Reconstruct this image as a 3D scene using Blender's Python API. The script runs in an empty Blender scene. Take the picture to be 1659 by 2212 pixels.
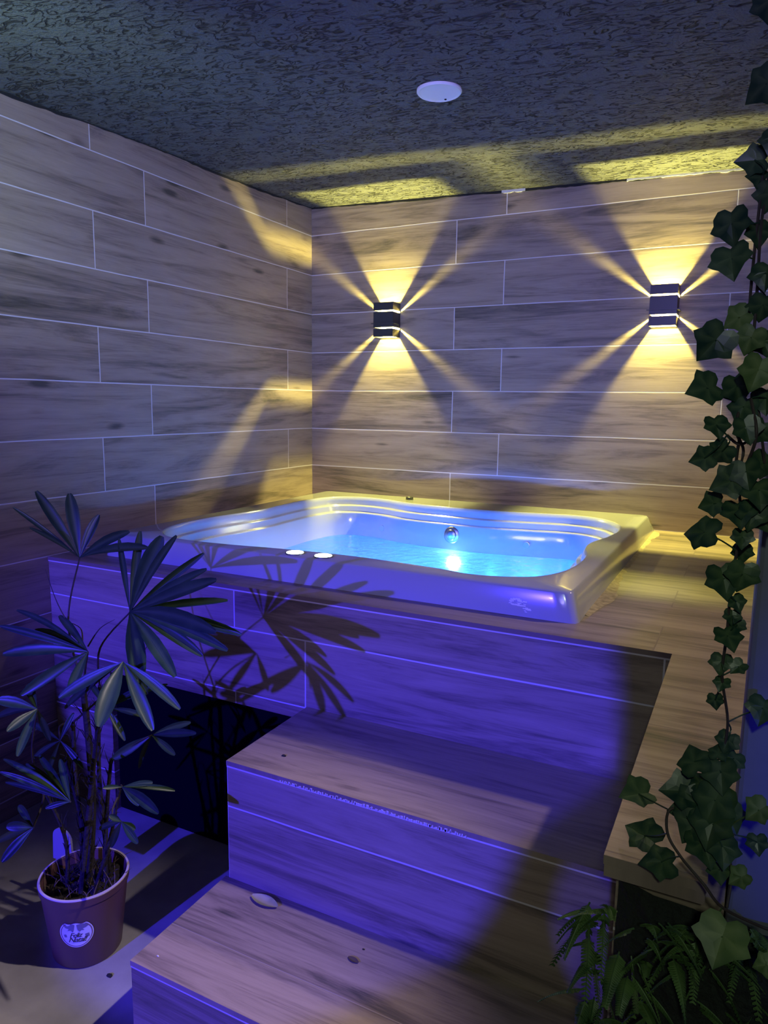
import bpy, math, random
from mathutils import Vector, Matrix, Euler
random.seed(11)
S = bpy.context.scene
C = S.collection
PI = math.pi

# ------------------------------------------------------------------ camera
CAM = Vector((2.1412, -3.3386, 0.5376)); ROT = Euler((1.421278, -0.012594, 0.471909), 'XYZ'); FPX = 1556.5
cd = bpy.data.cameras.new('camera'); cam = bpy.data.objects.new('camera', cd); C.objects.link(cam)
cam.location = CAM; cam.rotation_euler = ROT
cd.sensor_fit = 'HORIZONTAL'; cd.sensor_width = 36; cd.lens = FPX * 36 / 1659; cd.clip_start = 0.02
S.camera = cam
MR = ROT.to_matrix()
def at(u, v, Y):
    """point of the plane y=Y seen at photo pixel u,v"""
    d = MR @ Vector(((u - 829.5) / FPX, -(v - 1106) / FPX, -1))
    return CAM + d * ((Y - CAM.y) / d.y)

# ------------------------------------------------------------------ world, lights, exposure
w = bpy.data.worlds.new('world'); S.world = w; w.use_nodes = True
w.node_tree.nodes['Background'].inputs[0].default_value = (0.30, 0.28, 0.62, 1)
w.node_tree.nodes['Background'].inputs[1].default_value = 0.06
S.view_settings.view_transform = 'Standard'; S.view_settings.look = 'None'
S.view_settings.exposure = 0.0; S.view_settings.gamma = 1.0
S.view_settings.use_curve_mapping = False
def lamp(name, kind, loc, power, col, aim=None, **kw):
    l = bpy.data.lights.new(name, kind); l.energy = power; l.color = col
    for k, v in kw.items(): setattr(l, k, v)
    o = bpy.data.objects.new(name, l); C.objects.link(o); o.location = loc
    if aim is not None:
        o.rotation_euler = Vector(aim).to_track_quat('-Z', 'Y').to_euler()
    return o
# narrow blue floodlight on a stand in front of the steps
lamp('blue_floodlight', 'SPOT', (0.65, -6.2, 1.2), 1700, (0.05, 0.03, 1.0), aim=(0.062, 1, -0.293),
     spot_size=math.radians(23.6), spot_blend=0.07, shadow_soft_size=0.03)
# violet colour wash from the open side of the room
lamp('violet_wash', 'SPOT', (1.9, -4.3, 1.05), 330, (0.34, 0.29, 1.0), aim=(0.25 - 1.9, 4.2, 0.35), spot_size=math.radians(66), spot_blend=1.0, shadow_soft_size=0.25)
# warm white lamp on the right, out of view
lamp('warm_lamp', 'SPOT', (2.9, -0.9, 1.38), 62, (1.0, 0.80, 0.66), aim=(-1.6, -1.75, -2.2), spot_size=math.radians(62), spot_blend=0.8, shadow_soft_size=0.03)
# two more blue spots on the right: one on the pillar, one low past its foot
lamp('pillar_spot', 'SPOT', (3.3, -4.6, 0.5), 150, (0.02, 0.015, 1.0), aim=(2.58 - 3.3, -2.46 + 4.6, 0.15 - 0.5), spot_size=math.radians(22), spot_blend=0.5, shadow_soft_size=0.03)
lamp('low_spot', 'SPOT', (2.35, -4.6, -0.5), 110, (0.08, 0.05, 1.0), aim=(-.24, 2.55, 0.06), spot_size=math.radians(11), spot_blend=0.1, shadow_soft_size=0.02)
# downlight just above the top of the frame, over the lower step and the floor
lamp('step_downlight', 'SPOT', (2.3, -1.95, 1.34), 150, (1.0, 0.84, 0.88), aim=(-1.40, -.80, -2.22), spot_size=math.radians(44), spot_blend=1.0, shadow_soft_size=0.02)
lamp('fern_fill', 'SPOT', (2.3, -4.3, 1.25), 26, (0.85, 1.0, 0.75), aim=(-.12, 1.8, -1.2), spot_size=math.radians(46), spot_blend=0.9, shadow_soft_size=0.05)  # unseen fill light, added to brighten the ferns and ivy
# pale lamp near the ceiling on the left, out of view
lamp('pale_lamp', 'SPOT', (0.62, -2.5, 1.0), 22, (0.60, 0.95, 0.86), aim=(-.45, .95, .42), spot_size=math.radians(110), spot_blend=1.0, shadow_soft_size=0.12)
SCONCE_POWER = 80
SCONCE_COL = (1.0, 0.91, 0.19)

# ------------------------------------------------------------------ node helpers
def mat(name):
    m = bpy.data.materials.new(name); m.use_nodes = True
    return m, m.node_tree.nodes, m.node_tree.links, m.node_tree.nodes['Principled BSDF']
def simple(name, col, rough=0.5, metal=0.0, noise=0.0, nscale=30, bump=0.0, coat=0.0, spec=0.5, bscale=None, bdist=0.004):
    m, N, L, B = mat(name)
    B.inputs['Base Color'].default_value = (*col, 1); B.inputs['Roughness'].default_value = rough
    B.inputs['Metallic'].default_value = metal; B.inputs['Coat Weight'].default_value = coat
    B.inputs['Specular IOR Level'].default_value = spec
    if noise or bump:
        g = N.new('ShaderNodeNewGeometry')
        n = N.new('ShaderNodeTexNoise'); n.inputs['Scale'].default_value = nscale; n.inputs['Detail'].default_value = 5
        L.new(g.outputs['Position'], n.inputs['Vector'])
        if noise:
            r = N.new('ShaderNodeValToRGB'); r.color_ramp.elements[0].position = .3; r.color_ramp.elements[1].position = .7
            r.color_ramp.elements[0].color = (*[c * (1 - noise) for c in col], 1)
            r.color_ramp.elements[1].color = (*[min(1, c * (1 + noise)) for c in col], 1)
            L.new(n.outputs['Fac'], r.inputs['Fac']); L.new(r.outputs['Color'], B.inputs['Base Color'])
        if bump:
            if bscale:
                n = N.new('ShaderNodeTexNoise'); n.inputs['Scale'].default_value = bscale; n.inputs['Detail'].default_value = 4
                L.new(g.outputs['Position'], n.inputs['Vector'])
            b = N.new('ShaderNodeBump'); b.inputs['Strength'].default_value = bump; b.inputs['Distance'].default_value = bdist
            L.new(n.outputs['Fac'], b.inputs['Height']); L.new(b.outputs['Normal'], B.inputs['Normal'])
    return m
def emis(name, col, st):
    m, N, L, B = mat(name)
    B.inputs['Base Color'].default_value = (*col, 1)
    B.inputs['Emission Color'].default_value = (*col, 1); B.inputs['Emission Strength'].default_value = st
    return m

def tile(name, ua, va, v0, ja, jb, h=0.2, L_=1.2, grout=(0.62, 0.58, 0.60), gw=0.0022, seed=0.0, usign=1, tone=1.0, rough=0.42):
    """wood-look porcelain plank tiles laid on world axes"""
    m, N, L, B = mat(name)
    def M(op, a, b=None, c=None, clamp=False):
        n = N.new('ShaderNodeMath'); n.operation = op; n.use_clamp = clamp
        for i, x in enumerate((a, b, c)):
            if x is None: continue
            if isinstance(x, (int, float)): n.inputs[i].default_value = x
            else: L.new(x, n.inputs[i])
        return n.outputs[0]
    g = N.new('ShaderNodeNewGeometry'); sp = N.new('ShaderNodeSeparateXYZ'); L.new(g.outputs['Position'], sp.inputs[0])
    # very slight waviness so that joints are not ruler straight
    wn = N.new('ShaderNodeTexNoise'); wn.inputs['Scale'].default_value = 2.5; L.new(g.outputs['Position'], wn.inputs['Vector'])
    wob = M('MULTIPLY', M('SUBTRACT', wn.outputs['Fac'], 0.5), 0.006)
    u = M('ADD', M('MULTIPLY', sp.outputs[ua], usign), wob); v = M('ADD', sp.outputs[va], wob)
    rv = M('DIVIDE', M('SUBTRACT', v, v0), h); r = M('FLOOR', rv); fv = M('MULTIPLY', M('FRACT', rv), h)
    par = M('FLOORED_MODULO', r, 2.0)
    off = M('ADD', M('MULTIPLY', par, jb - ja), ja)
    t = M('DIVIDE', M('SUBTRACT', u, off), L_); c = M('FLOOR', t); fu = M('MULTIPLY', M('FRACT', t), L_)
    du = M('MINIMUM', fu, M('SUBTRACT', L_, fu)); dv = M('MINIMUM', fv, M('SUBTRACT', h, fv))
    d = M('MINIMUM', du, dv)
    gm = N.new('ShaderNodeMapRange'); gm.inputs[1].default_value = gw * 0.7; gm.inputs[2].default_value = gw * 1.2
    gm.inputs[3].default_value = 1; gm.inputs[4].default_value = 0; L.new(d, gm.inputs[0])
    cv = N.new('ShaderNodeCombineXYZ'); L.new(r, cv.inputs[0]); L.new(c, cv.inputs[1]); cv.inputs[2].default_value = seed
    wnz = N.new('ShaderNodeTexWhiteNoise'); L.new(cv.outputs[0], wnz.inputs['Vector'])
    rnd = wnz.outputs['Value']
    # grain coordinates
    gc = N.new('ShaderNodeCombineXYZ')
    L.new(M('ADD', M('MULTIPLY', u, 1.6), M('MULTIPLY', rnd, 37.0)), gc.inputs[0])
    L.new(M('ADD', M('MULTIPLY', fv, 17.0), M('MULTIPLY', rnd, 19.0)), gc.inputs[1]); gc.inputs[2].default_value = seed
    n1 = N.new('ShaderNodeTexNoise'); n1.inputs['Scale'].default_value = 1.0; n1.inputs['Detail'].default_value = 7
    n1.inputs['Roughness'].default_value = 0.62; n1.inputs['Distortion'].default_value = 1.1
    L.new(gc.outputs[0], n1.inputs['Vector'])
    n2 = N.new('ShaderNodeTexNoise'); n2.inputs['Scale'].default_value = 5.0; n2.inputs['Detail'].default_value = 6
    n2.inputs['Roughness'].default_value = 0.7
    gc2 = N.new('ShaderNodeVectorMath'); gc2.operation = 'MULTIPLY'; gc2.inputs[1].default_value = (1, 2.4, 1)
    L.new(gc.outputs[0], gc2.inputs[0]); L.new(gc2.outputs[0], n2.inputs['Vector'])
    # knots and dark flecks: stretched voronoi cells, only some of them
    vo = N.new('ShaderNodeTexVoronoi'); vo.inputs['Scale'].default_value = 1.0
    kc = N.new('ShaderNodeVectorMath'); kc.operation = 'MULTIPLY'; kc.inputs[1].default_value = (2.0, 0.55, 1)
    L.new(gc.outputs[0], kc.inputs[0]); L.new(kc.outputs[0], vo.inputs['Vector'])
    kn = N.new('ShaderNodeMapRange'); kn.inputs[1].default_value = 0.05; kn.inputs[2].default_value = 0.17
    kn.inputs[3].default_value = 1; kn.inputs[4].default_value = 0; L.new(vo.outputs['Distance'], kn.inputs[0])
    csp = N.new('ShaderNodeSeparateColor'); L.new(vo.outputs['Color'], csp.inputs[0])
    knot = M('MULTIPLY', kn.outputs[0], M('GREATER_THAN', csp.outputs[0], 0.62))
    rp = N.new('ShaderNodeValToRGB'); e = rp.color_ramp.elements
    e[0].position = 0.33; e[0].color = (0.08 * tone, 0.070 * tone, 0.055 * tone, 1)
    e[1].position = 0.68; e[1].color = (0.37 * tone, 0.29 * tone, 0.225 * tone, 1)
    x = e.new(0.43); x.color = (0.19 * tone, 0.145 * tone, 0.115 * tone, 1)
    x = e.new(0.52); x.color = (0.29 * tone, 0.225 * tone, 0.175 * tone, 1)
    val = M('ADD', M('MULTIPLY', n1.outputs['Fac'], 0.72), M('MULTIPLY', n2.outputs['Fac'], 0.28))
    val = M('ADD', val, M('MULTIPLY', M('SUBTRACT', rnd, 0.45), 0.07))
    val = M('SUBTRACT', val, M('MULTIPLY', knot, 0.17))
    L.new(val, rp.inputs['Fac'])
    mx = N.new('ShaderNodeMix'); mx.data_type = 'RGBA'; L.new(gm.outputs[0], mx.inputs[0])
    L.new(rp.outputs['Color'], mx.inputs[6]); mx.inputs[7].default_value = (*grout, 1)
    L.new(mx.outputs[2], B.inputs['Base Color'])
    hgt = M('ADD', M('MULTIPLY', gm.outputs[0], -1.0), M('MULTIPLY', val, 0.35))
    b = N.new('ShaderNodeBump'); b.inputs['Strength'].default_value = 0.35; b.inputs['Distance'].default_value = 0.0015
    L.new(hgt, b.inputs['Height']); L.new(b.outputs['Normal'], B.inputs['Normal'])
    B.inputs['Roughness'].default_value = rough; B.inputs['Specular IOR Level'].default_value = 0.4
    return m

# ------------------------------------------------------------------ mesh helpers
class MB:
    def __init__(s): s.v = []; s.f = []; s.att = []
    def add(s, verts, faces, att=None):
        o = len(s.v); s.v += [tuple(p) for p in verts]; s.f += [[i + o for i in f] for f in faces]
        s.att += att if att else [0.0] * len(verts)
    def box(s, x0, x1, y0, y1, z0, z1):
        x0, x1 = sorted((x0, x1)); y0, y1 = sorted((y0, y1)); z0, z1 = sorted((z0, z1))
        s.add([(x, y, z) for x in (x0, x1) for y in (y0, y1) for z in (z0, z1)],
              [(0, 1, 3, 2), (4, 6, 7, 5), (0, 4, 5, 1), (2, 3, 7, 6), (0, 2, 6, 4), (1, 5, 7, 3)])
    def tube(s, pts, rad, n=6, att=None):
        pts = [Vector(p) for p in pts]; rings = []
        rad = rad if isinstance(rad, (list, tuple)) else [rad] * len(pts)
        up = Vector((0.13, 0.29, 0.95))
        vs = []
        for i, p in enumerate(pts):
            t = (pts[min(i + 1, len(pts) - 1)] - pts[max(i - 1, 0)]).normalized()
            a = t.cross(up)
            if a.length < .05: a = t.cross(Vector((1, 0, 0)))
            a.normalize(); b = t.cross(a)
            for k in range(n):
                an = 2 * PI * k / n; vs.append(p + (a * math.cos(an) + b * math.sin(an)) * rad[i])
        fs = []
        for i in range(len(pts) - 1):
            for k in range(n):
                k2 = (k + 1) % n; fs.append((i * n + k, i * n + k2, (i + 1) * n + k2, (i + 1) * n + k))
        fs.append(tuple(range(n))[::-1]); fs.append(tuple(range((len(pts) - 1) * n, len(pts) * n)))
        s.add(vs, fs)
    def lathe(s, prof, c, n=48, closed=True):
        vs = []; fs = []
        for r, z in prof:
            for k in range(n):
                a = 2 * PI * k / n; vs.append((c[0] + r * math.cos(a), c[1] + r * math.sin(a), c[2] + z))
        for i in range(len(prof) - 1):
            for k in range(n):
                k2 = (k + 1) % n; fs.append((i * n + k, i * n + k2, (i + 1) * n + k2, (i + 1) * n + k))
        if closed:
            fs.append(tuple(range(n))[::-1]); fs.append(tuple(range((len(prof) - 1) * n, len(prof) * n)))
        s.add(vs, fs)
    def build(s, name, m, parent=None, smooth=False, bevel=0.0, loc=None, attr=False):
        me = bpy.data.meshes.new(name); me.from_pydata(s.v, [], s.f); me.update()
        if attr:
            a = me.attributes.new('vein', 'FLOAT', 'POINT'); a.data.foreach_set('value', s.att)
        me.materials.append(m)
        if smooth: me.polygons.foreach_set('use_smooth', [True] * len(me.polygons))
        import bmesh
        bm = bmesh.new(); bm.from_mesh(me); bmesh.ops.recalc_face_normals(bm, faces=bm.faces); bm.to_mesh(me); bm.free()
        o = bpy.data.objects.new(name, me); C.objects.link(o)
        if parent is not None:
            o.parent = parent; o.matrix_parent_inverse = parent_world(parent).inverted()
        if bevel:
            bv = o.modifiers.new('bevel', 'BEVEL'); bv.width = bevel; bv.segments = 2; bv.limit_method = 'ANGLE'
        return o
def parent_world(p):
    mtx = Matrix.LocRotScale(p.location, p.rotation_euler, p.scale)
    return (parent_world(p.parent) @ p.matrix_parent_inverse @ mtx) if p.parent else mtx
def tag(o, label, cat=None, group=None, kind=None):
    if label: o['label'] = label
    if cat: o['category'] = cat
    if group: o['group'] = group
    if kind: o['kind'] = kind
    return o
def thing(name, label, cat, loc, group=None):
    o = bpy.data.objects.new(name, None); C.objects.link(o); o.location = loc; o.empty_display_size = .05
    return tag(o, label, cat, group)
def struct(o, label=None): o['kind'] = 'structure'; (label and o.__setitem__('label', label)); return o
def spline(P, n=8, closed=False):
    P = [Vector(p) for p in P]; out = []; m = len(P)
    rng = range(m) if closed else range(m - 1)
    for i in rng:
        if closed: a, b, c, d = P[i - 1], P[i], P[(i + 1) % m], P[(i + 2) % m]
        else: a, b, c, d = P[max(i - 1, 0)], P[i], P[i + 1], P[min(i + 2, m - 1)]
        for k in range(n):
            t = k / n; out.append(.5 * ((2 * b) + (c - a) * t + (2 * a - 5 * b + 4 * c - d) * t * t + (3 * b - a - 3 * c + d) * t ** 3))
    if not closed: out.append(P[-1])
    return out

# ------------------------------------------------------------------ materials
T_back = tile('wood_tile_back_wall', 0, 2, 0.0, 0.813, 1.056, seed=1.0)
T_left = tile('wood_tile_left_wall', 1, 2, 0.0, 1.176, 0.227, seed=2.0, usign=-1)
T_front = tile('wood_tile_platform_front', 0, 2, -0.13, 0.806, 1.057, seed=3.0)
T_deck = tile('wood_tile_platform_top', 0, 1, -1.69, 1.98, 2.33, seed=4.0, grout=(0.20, 0.15, 0.13), gw=0.0016)
T_riser1 = tile('wood_tile_upper_riser', 0, 2, -0.445, 1.062, 1.062, seed=5.0)
T_tread1 = tile('wood_tile_upper_tread', 0, 1, -1.905, 1.062, 1.062, seed=6.0, grout=(0.25, 0.2, 0.18), gw=0.0014)
T_riser2 = tile('wood_tile_lower_riser', 0, 2, -0.835, 1.05, 1.05, seed=7.0)
T_tread2 = tile('wood_tile_lower_tread', 0, 1, -2.232, 1.05, 1.05, seed=8.0, grout=(0.30, 0.24, 0.21), gw=0.0014)
T_side = tile('wood_tile_step_side', 1, 2, -0.445, 0.0, 0.0, seed=9.0)
grout_m = simple('pale_grout', (0.62, 0.57, 0.58), .8)
floor_m = simple('grey_concrete', (0.30, 0.29, 0.28), .8, noise=.18, nscale=9, bump=.3, bscale=120, bdist=.001)
black_m = simple('black_board', (0.002, 0.003, 0.005), .9, spec=.05)
gap_m = simple('dark_caulk', (0.012, 0.012, 0.013), .9)
plaster_m = simple('white_plaster', (0.6, 0.6, 0.6), .8)
acryl = simple('white_acrylic', (0.42, 0.43, 0.45), .16, coat=.3)
chrome = simple('chrome', (0.45, 0.45, 0.48), .32, metal=1.0)
darkmetal = simple('dark_grey_metal', (0.035, 0.036, 0.033), .35)
inner_m = simple('sconce_inner_white', (0.75, 0.72, 0.60), .5)

def ceiling_mat():
    m, N, L, B = mat('textured_grey_plaster')
    g = N.new('ShaderNodeNewGeometry')
    mp = N.new('ShaderNodeVectorMath'); mp.operation = 'MULTIPLY'; mp.inputs[1].default_value = (14, 32, 1)
    L.new(g.outputs['Position'], mp.inputs[0])
    n = N.new('ShaderNodeTexNoise'); n.inputs['Scale'].default_value = 1.0; n.inputs['Detail'].default_value = 1.6
    n.inputs['Distortion'].default_value = 1.6; L.new(mp.outputs[0], n.inputs['Vector'])
    a = N.new('ShaderNodeMath'); a.operation = 'SUBTRACT'; L.new(n.outputs['Fac'], a.inputs[0]); a.inputs[1].default_value = .5
    a2 = N.new('ShaderNodeMath'); a2.operation = 'ABSOLUTE'; L.new(a.outputs[0], a2.inputs[0])
    r = N.new('ShaderNodeMapRange'); r.inputs[1].default_value = 0.012; r.inputs[2].default_value = .050
    L.new(a2.outputs[0], r.inputs[0])                       # 0 in the grooves
    n2 = N.new('ShaderNodeTexNoise'); n2.inputs['Scale'].default_value = 15; n2.inputs['Detail'].default_value = 2
    L.new(g.outputs['Position'], n2.inputs['Vector'])
    r2 = N.new('ShaderNodeMapRange'); r2.inputs[1].default_value = .54; r2.inputs[2].default_value = .62
    L.new(n2.outputs['Fac'], r2.inputs[0])
    mxx = N.new('ShaderNodeMath'); mxx.operation = 'MAXIMUM'; L.new(r.outputs[0], mxx.inputs[0]); L.new(r2.outputs[0], mxx.inputs[1])
    # smoother towards the left wall
    n3 = N.new('ShaderNodeTexNoise'); n3.inputs['Scale'].default_value = 130; n3.inputs['Detail'].default_value = 3
    L.new(g.outputs['Position'], n3.inputs['Vector'])
    ad = N.new('ShaderNodeMath'); ad.operation = 'MULTIPLY_ADD'; L.new(n3.outputs['Fac'], ad.inputs[0]); ad.inputs[1].default_value = .35
    L.new(mxx.outputs[0], ad.inputs[2])
    b = N.new('ShaderNodeBump'); b.inputs['Strength'].default_value = 1.0; b.inputs['Distance'].default_value = 0.02
    L.new(ad.outputs[0], b.inputs['Height']); L.new(b.outputs['Normal'], B.inputs['Normal'])
    cm = N.new('ShaderNodeMix'); cm.data_type = 'RGBA'; L.new(mxx.outputs[0], cm.inputs[0])
    cm.inputs[6].default_value = (0.018, 0.019, 0.020, 1); cm.inputs[7].default_value = (0.098, 0.100, 0.100, 1)  # darker groove colour paints in the shade of the dents
    L.new(cm.outputs[2], B.inputs['Base Color']); B.inputs['Roughness'].default_value = .75
    return m
ceil_m = ceiling_mat()

def cz(x, y):      # the plaster ceiling sags a little away from the corner
    return 1.538 - 0.030 * x + 0.037 * y + 0.004 * math.sin(x * 5 + 1) * math.sin(y * 4)

# ------------------------------------------------------------------ setting
b = MB(); b.box(-0.05, 3.2, 0, 0.12, -0.9, 1.62); struct(b.build('wall_back', T_back))
b = MB(); b.box(-0.12, 0, -4.4, 0.12, -0.9, 1.62); struct(b.build('wall_left', T_left))
b = MB(); b.box(-0.12, 4.0, -6.6, 0.1, -0.97, -0.87); struct(b.build('floor', floor_m))
b = MB(); nx, ny = 66, 88
vs = [(-.02 + 3.22 * i / nx, .02 - 4.4 * j / ny, cz(-.02 + 3.22 * i / nx, .02 - 4.4 * j / ny)) for i in range(nx + 1) for j in range(ny + 1)]
n0 = len(vs); vs += [(x, y, z + .12) for x, y, z in vs]
idx = lambda i, j: i * (ny + 1) + j
fs = []
for i in range(nx):
    for j in range(ny):
        q = (idx(i, j), idx(i + 1, j), idx(i + 1, j + 1), idx(i, j + 1)); fs.append(q); fs.append(tuple(n0 + k for k in q[::-1]))
for i in range(nx):
    for j in (0, ny): a, c = idx(i, j), idx(i + 1, j); fs.append((a, c, c + n0, a + n0))
for j in range(ny):
    for i in (0, nx): a, c = idx(i, j), idx(i, j + 1); fs.append((a, c, c + n0, a + n0))
b.add(vs, fs); struct(b.build('ceiling', ceil_m, smooth=True))
# ragged dark joint between the tiles and the ceiling
def joint(name, along, m, seed, lo=.004, hi=.012, out=.004, parts=None):
    rnd = random.Random(seed); b = MB(); n = len(along); vs = []; fs = []
    hh = rnd.uniform(lo, hi)
    for i, (x, y) in enumerate(along):
        hh += rnd.uniform(-.0025, .0025); hh = max(lo, min(hi, hh)); z = cz(x, y)
        ox, oy = (out, 0) if x < .001 else (0, -out)
        if x >= .001: vs += [(x, .01, z + .02), (x, -out, z + .02), (x, -out, z - hh), (x, .01, z - hh)]
        else: vs += [(-.01, y, z + .02), (out, y, z + .02), (out, y, z - hh), (-.01, y, z - hh)]
        if i:
            o = 4 * i
            for k in range(4): fs.append((o - 4 + k, o + k, o + (k + 1) % 4, o - 4 + (k + 1) % 4))
    fs.append((0, 1, 2, 3)); fs.append((4 * n - 4, 4 * n - 3, 4 * n - 2, 4 * n - 1))
    b.add(vs, fs); return struct(b.build(name, m))
joint('trim_1', [(0.002 + .02 * i, 0) for i in range(158)], gap_m, 3)
joint('trim_2', [(0, -.02 * i) for i in range(210)], gap_m, 4, lo=.002, hi=.009)
joint('trim_3', [(1.03 + .01 * i, 0) for i in range(12)], plaster_m, 5, lo=.004, hi=.013, out=.0055)
joint('trim_4', [(1.58 + .012 * i, 0) for i in range(48)], plaster_m, 8, lo=.006, hi=.016, out=.0055)

# ------------------------------------------------------------------ tiled platform around the tub
plat = thing('tiled_platform', 'raised platform clad in brown wood-look tiles carrying the whirlpool tub, with a ledge forward', 'platform', (1.0, -.85, -.87))
TOPZ = 0.0
b = MB()
b.box(0.001, 2.02, -1.69, -1.56, -.012, TOPZ)
b.box(0.001, 0.17, -1.56, -.001, -.012, TOPZ)
b.box(0.17, 1.76, -.04, -.001, -.012, TOPZ)
b.box(1.76, 2.02, -1.56, -.001, -.012, TOPZ)
b.box(2.02, 3.15, -1.69, -.001, -.012, TOPZ)
b.box(2.02, 2.135, -2.50, -2.46, -.012, TOPZ)
b.box(2.02, 2.155, -2.46, -1.69, -.012, TOPZ)
b.box(2.155, 3.15, -2.355, -1.69, -.012, TOPZ)
b.build('top_surface', T_deck, plat)
b = MB(); b.box(2.021, 2.134, -2.499, -2.47, -.028, -.0125); b.build('ledge_edge_strip', T_deck, plat)
b = MB()
OX0, OX1, OZ = .275, 1.062, -.368
b.box(0.001, 2.03, -1.687, -1.60, OZ, -.0165)
b.box(0.001, OX0, -1.687, -1.60, -.869, OZ)
b.box(OX1, 2.03, -1.687, -1.60, -.869, OZ)
b.build('front_face', T_front, plat)
b = MB(); b.box(0.001, 2.025, -1.6885, -1.61, -.0165, -.012); b.build('grout_line', grout_m, plat)
b = MB(); b.box(OX0, OX1, -1.665, -1.63, -.869, OZ); tag(b.build('access_panel', black_m, plat), 'black access panel under the front tiles')
b = MB(); b.box(2.03, 2.155, -2.45, -1.61, -.869, -.0125); b.box(2.155, 3.15, -2.355, -1.61, -.869, -.0125); b.build('ledge_base', T_front, plat)
mort = simple('sandy_mortar', (0.42, 0.34, 0.22), .9, noise=.3, nscale=60)
# mortar smear along the right foot of the tub
rnd = random.Random(5); b = MB(); pts = []; k = 46
vs = []; fs = []
for i in range(k):
    t = i / (k - 1); y = -.06 - 1.43 * t; wd = .006 + .012 * rnd.random() + (.022 * math.exp(-((t - .84) / .10) ** 2)) + (.012 * math.exp(-((t - .05) / .05) ** 2))
    vs += [(1.786, y, .004), (1.793 + wd, y, .0002), (1.786, y, -.001), (1.793 + wd, y, -.001)]
    if i: o = 4 * i; fs += [(o - 4, o, o + 1, o - 3), (o - 2, o - 1, o + 1 + 2, o + 2), (o - 4, o - 2, o + 2, o), (o - 3, o + 1, o + 3, o - 1)]
fs += [(0, 1, 3, 2), (4 * k - 4, 4 * k - 2, 4 * k - 1, 4 * k - 3)]
b.add(vs, fs); b.build('mortar_seam', mort, plat)

# ------------------------------------------------------------------ steps
steps = thing('tiled_steps', 'two wide steps clad in wood-look tiles climbing to the tub platform', 'steps', (1.55, -2.05, -.87))
Z1, Z2, Y1, Y2, X1 = -.326, -.637, -2.045, -2.357, 1.062
b = MB(); b.box(X1, 2.028, Y1, -1.688, Z1 - .012, Z1); tag(b.build('upper_tread', T_tread1, steps), None)
b = MB(); b.box(X1 + .001, 2.028, Y1 + .0015, -1.69, -.869, Z1 - .0165)
up = b.build('upper_riser', T_riser1, steps)
b = MB(); b.box(X1 + .0005, 2.028, Y1 + .001, -1.69, Z1 - .0165, Z1 - .012); b.build('grout_line', grout_m, steps)
X2 = 1.052
b = MB(); b.box(X2, 2.028, Y2, Y1 + .002, Z2 - .012, Z2); b.build('lower_tread', T_tread2, steps)
b = MB(); b.box(X2 + .001, 2.028, Y2 + .0015, Y1 + .02, -.869, Z2 - .0165); b.build('lower_riser', T_riser2, steps)
b = MB(); b.box(X2 + .0005, 2.028, Y2 + .001, Y1 + .02, Z2 - .0165, Z2 - .012); b.build('grout_line', grout_m, steps)
# crumbly grout left on the upper nosing
b = MB(); rnd = random.Random(9)
for i in range(80):
    x = 1.22 + .0058 * i + rnd.uniform(-.003, .003); s = rnd.uniform(.001, .003)
    b.box(x, x + s * 2.2, Y1 - .0012, Y1 + s * .4, Z1 - .014, Z1 - .010 + rnd.uniform(0, .004))
b.build('grout_residue', grout_m, steps)['kind'] = 'stuff'

# ------------------------------------------------------------------ whirlpool tub
tub = thing('whirlpool_tub', 'white acrylic whirlpool tub with stepped inner lip glowing blue, set into the platform', 'whirlpool tub', (.97, -.85, 0))
ctl = [(.25, -1.33), (.243, -1.13), (.285, -.88), (.278, -.70), (.278, -.5), (.315, -.335), (.43, -.252), (.58, -.258), (.74, -.318), (.95, -.345), (1.15, -.348), (1.34, -.315),
       (1.5, -.288), (1.62, -.33), (1.70, -.44), (1.725, -.58), (1.712, -.73), (1.683, -.87), (1.685, -.98), (1.712, -1.10), (1.715, -1.25), (1.69, -1.38), (1.63, -1.47), (1.5, -1.518),
       (1.36, -1.497), (1.1, -1.478), (.85, -1.495), (.65, -1.525), (.45, -1.53), (.325, -1.475)]
inner = [p.to_2d() for p in spline([(x, y, 0) for x, y in ctl], 8, True)]
NI = len(inner); cx, cy = .97, -.9
def nrm(i, lst):
    a = lst[(i + 2) % NI] - lst[i - 2]; n = Vector((-a.y, a.x)).normalized()
    return n if n.dot(Vector((cx, cy)) - lst[i]) > 0 else -n
def offs(d):
    return [inner[i] + nrm(i, inner) * d for i in range(NI)]
def rrect(x0, x1, y0, y1, r):
    """rounded rectangle point reached from the tub centre in the direction of each inner point"""
    out = []
    for p in inner:
        d = p - Vector((cx, cy)); t = 1e9
        if d.x > 0: t = min(t, (x1 - cx) / d.x)
        if d.x < 0: t = min(t, (x0 - cx) / d.x)
        if d.y > 0: t = min(t, (y1 - cy) / d.y)
        if d.y < 0: t = min(t, (y0 - cy) / d.y)
        q = Vector((cx, cy)) + d * t
        out.append(q)
    # snap the nearest samples on the corners, then round them
    for X in (x0, x1):
        for Y in (y0, y1):
            k = min(range(NI), key=lambda i: (out[i] - Vector((X, Y))).length)
            ccx = X + (r if X == x0 else -r); ccy = Y + (r if Y == y0 else -r)
            out[k] = Vector((ccx + (X - ccx) * .7, ccy + (Y - ccy) * .7))
            for s in (-1, 1):
                kk = (k + s) % NI; q = out[kk]
                onx = abs(q.x - X) < 1e-5
                out[kk] = Vector((X, ccy)) if onx else Vector((ccx, Y))
    return out
RZ = .078
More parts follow.
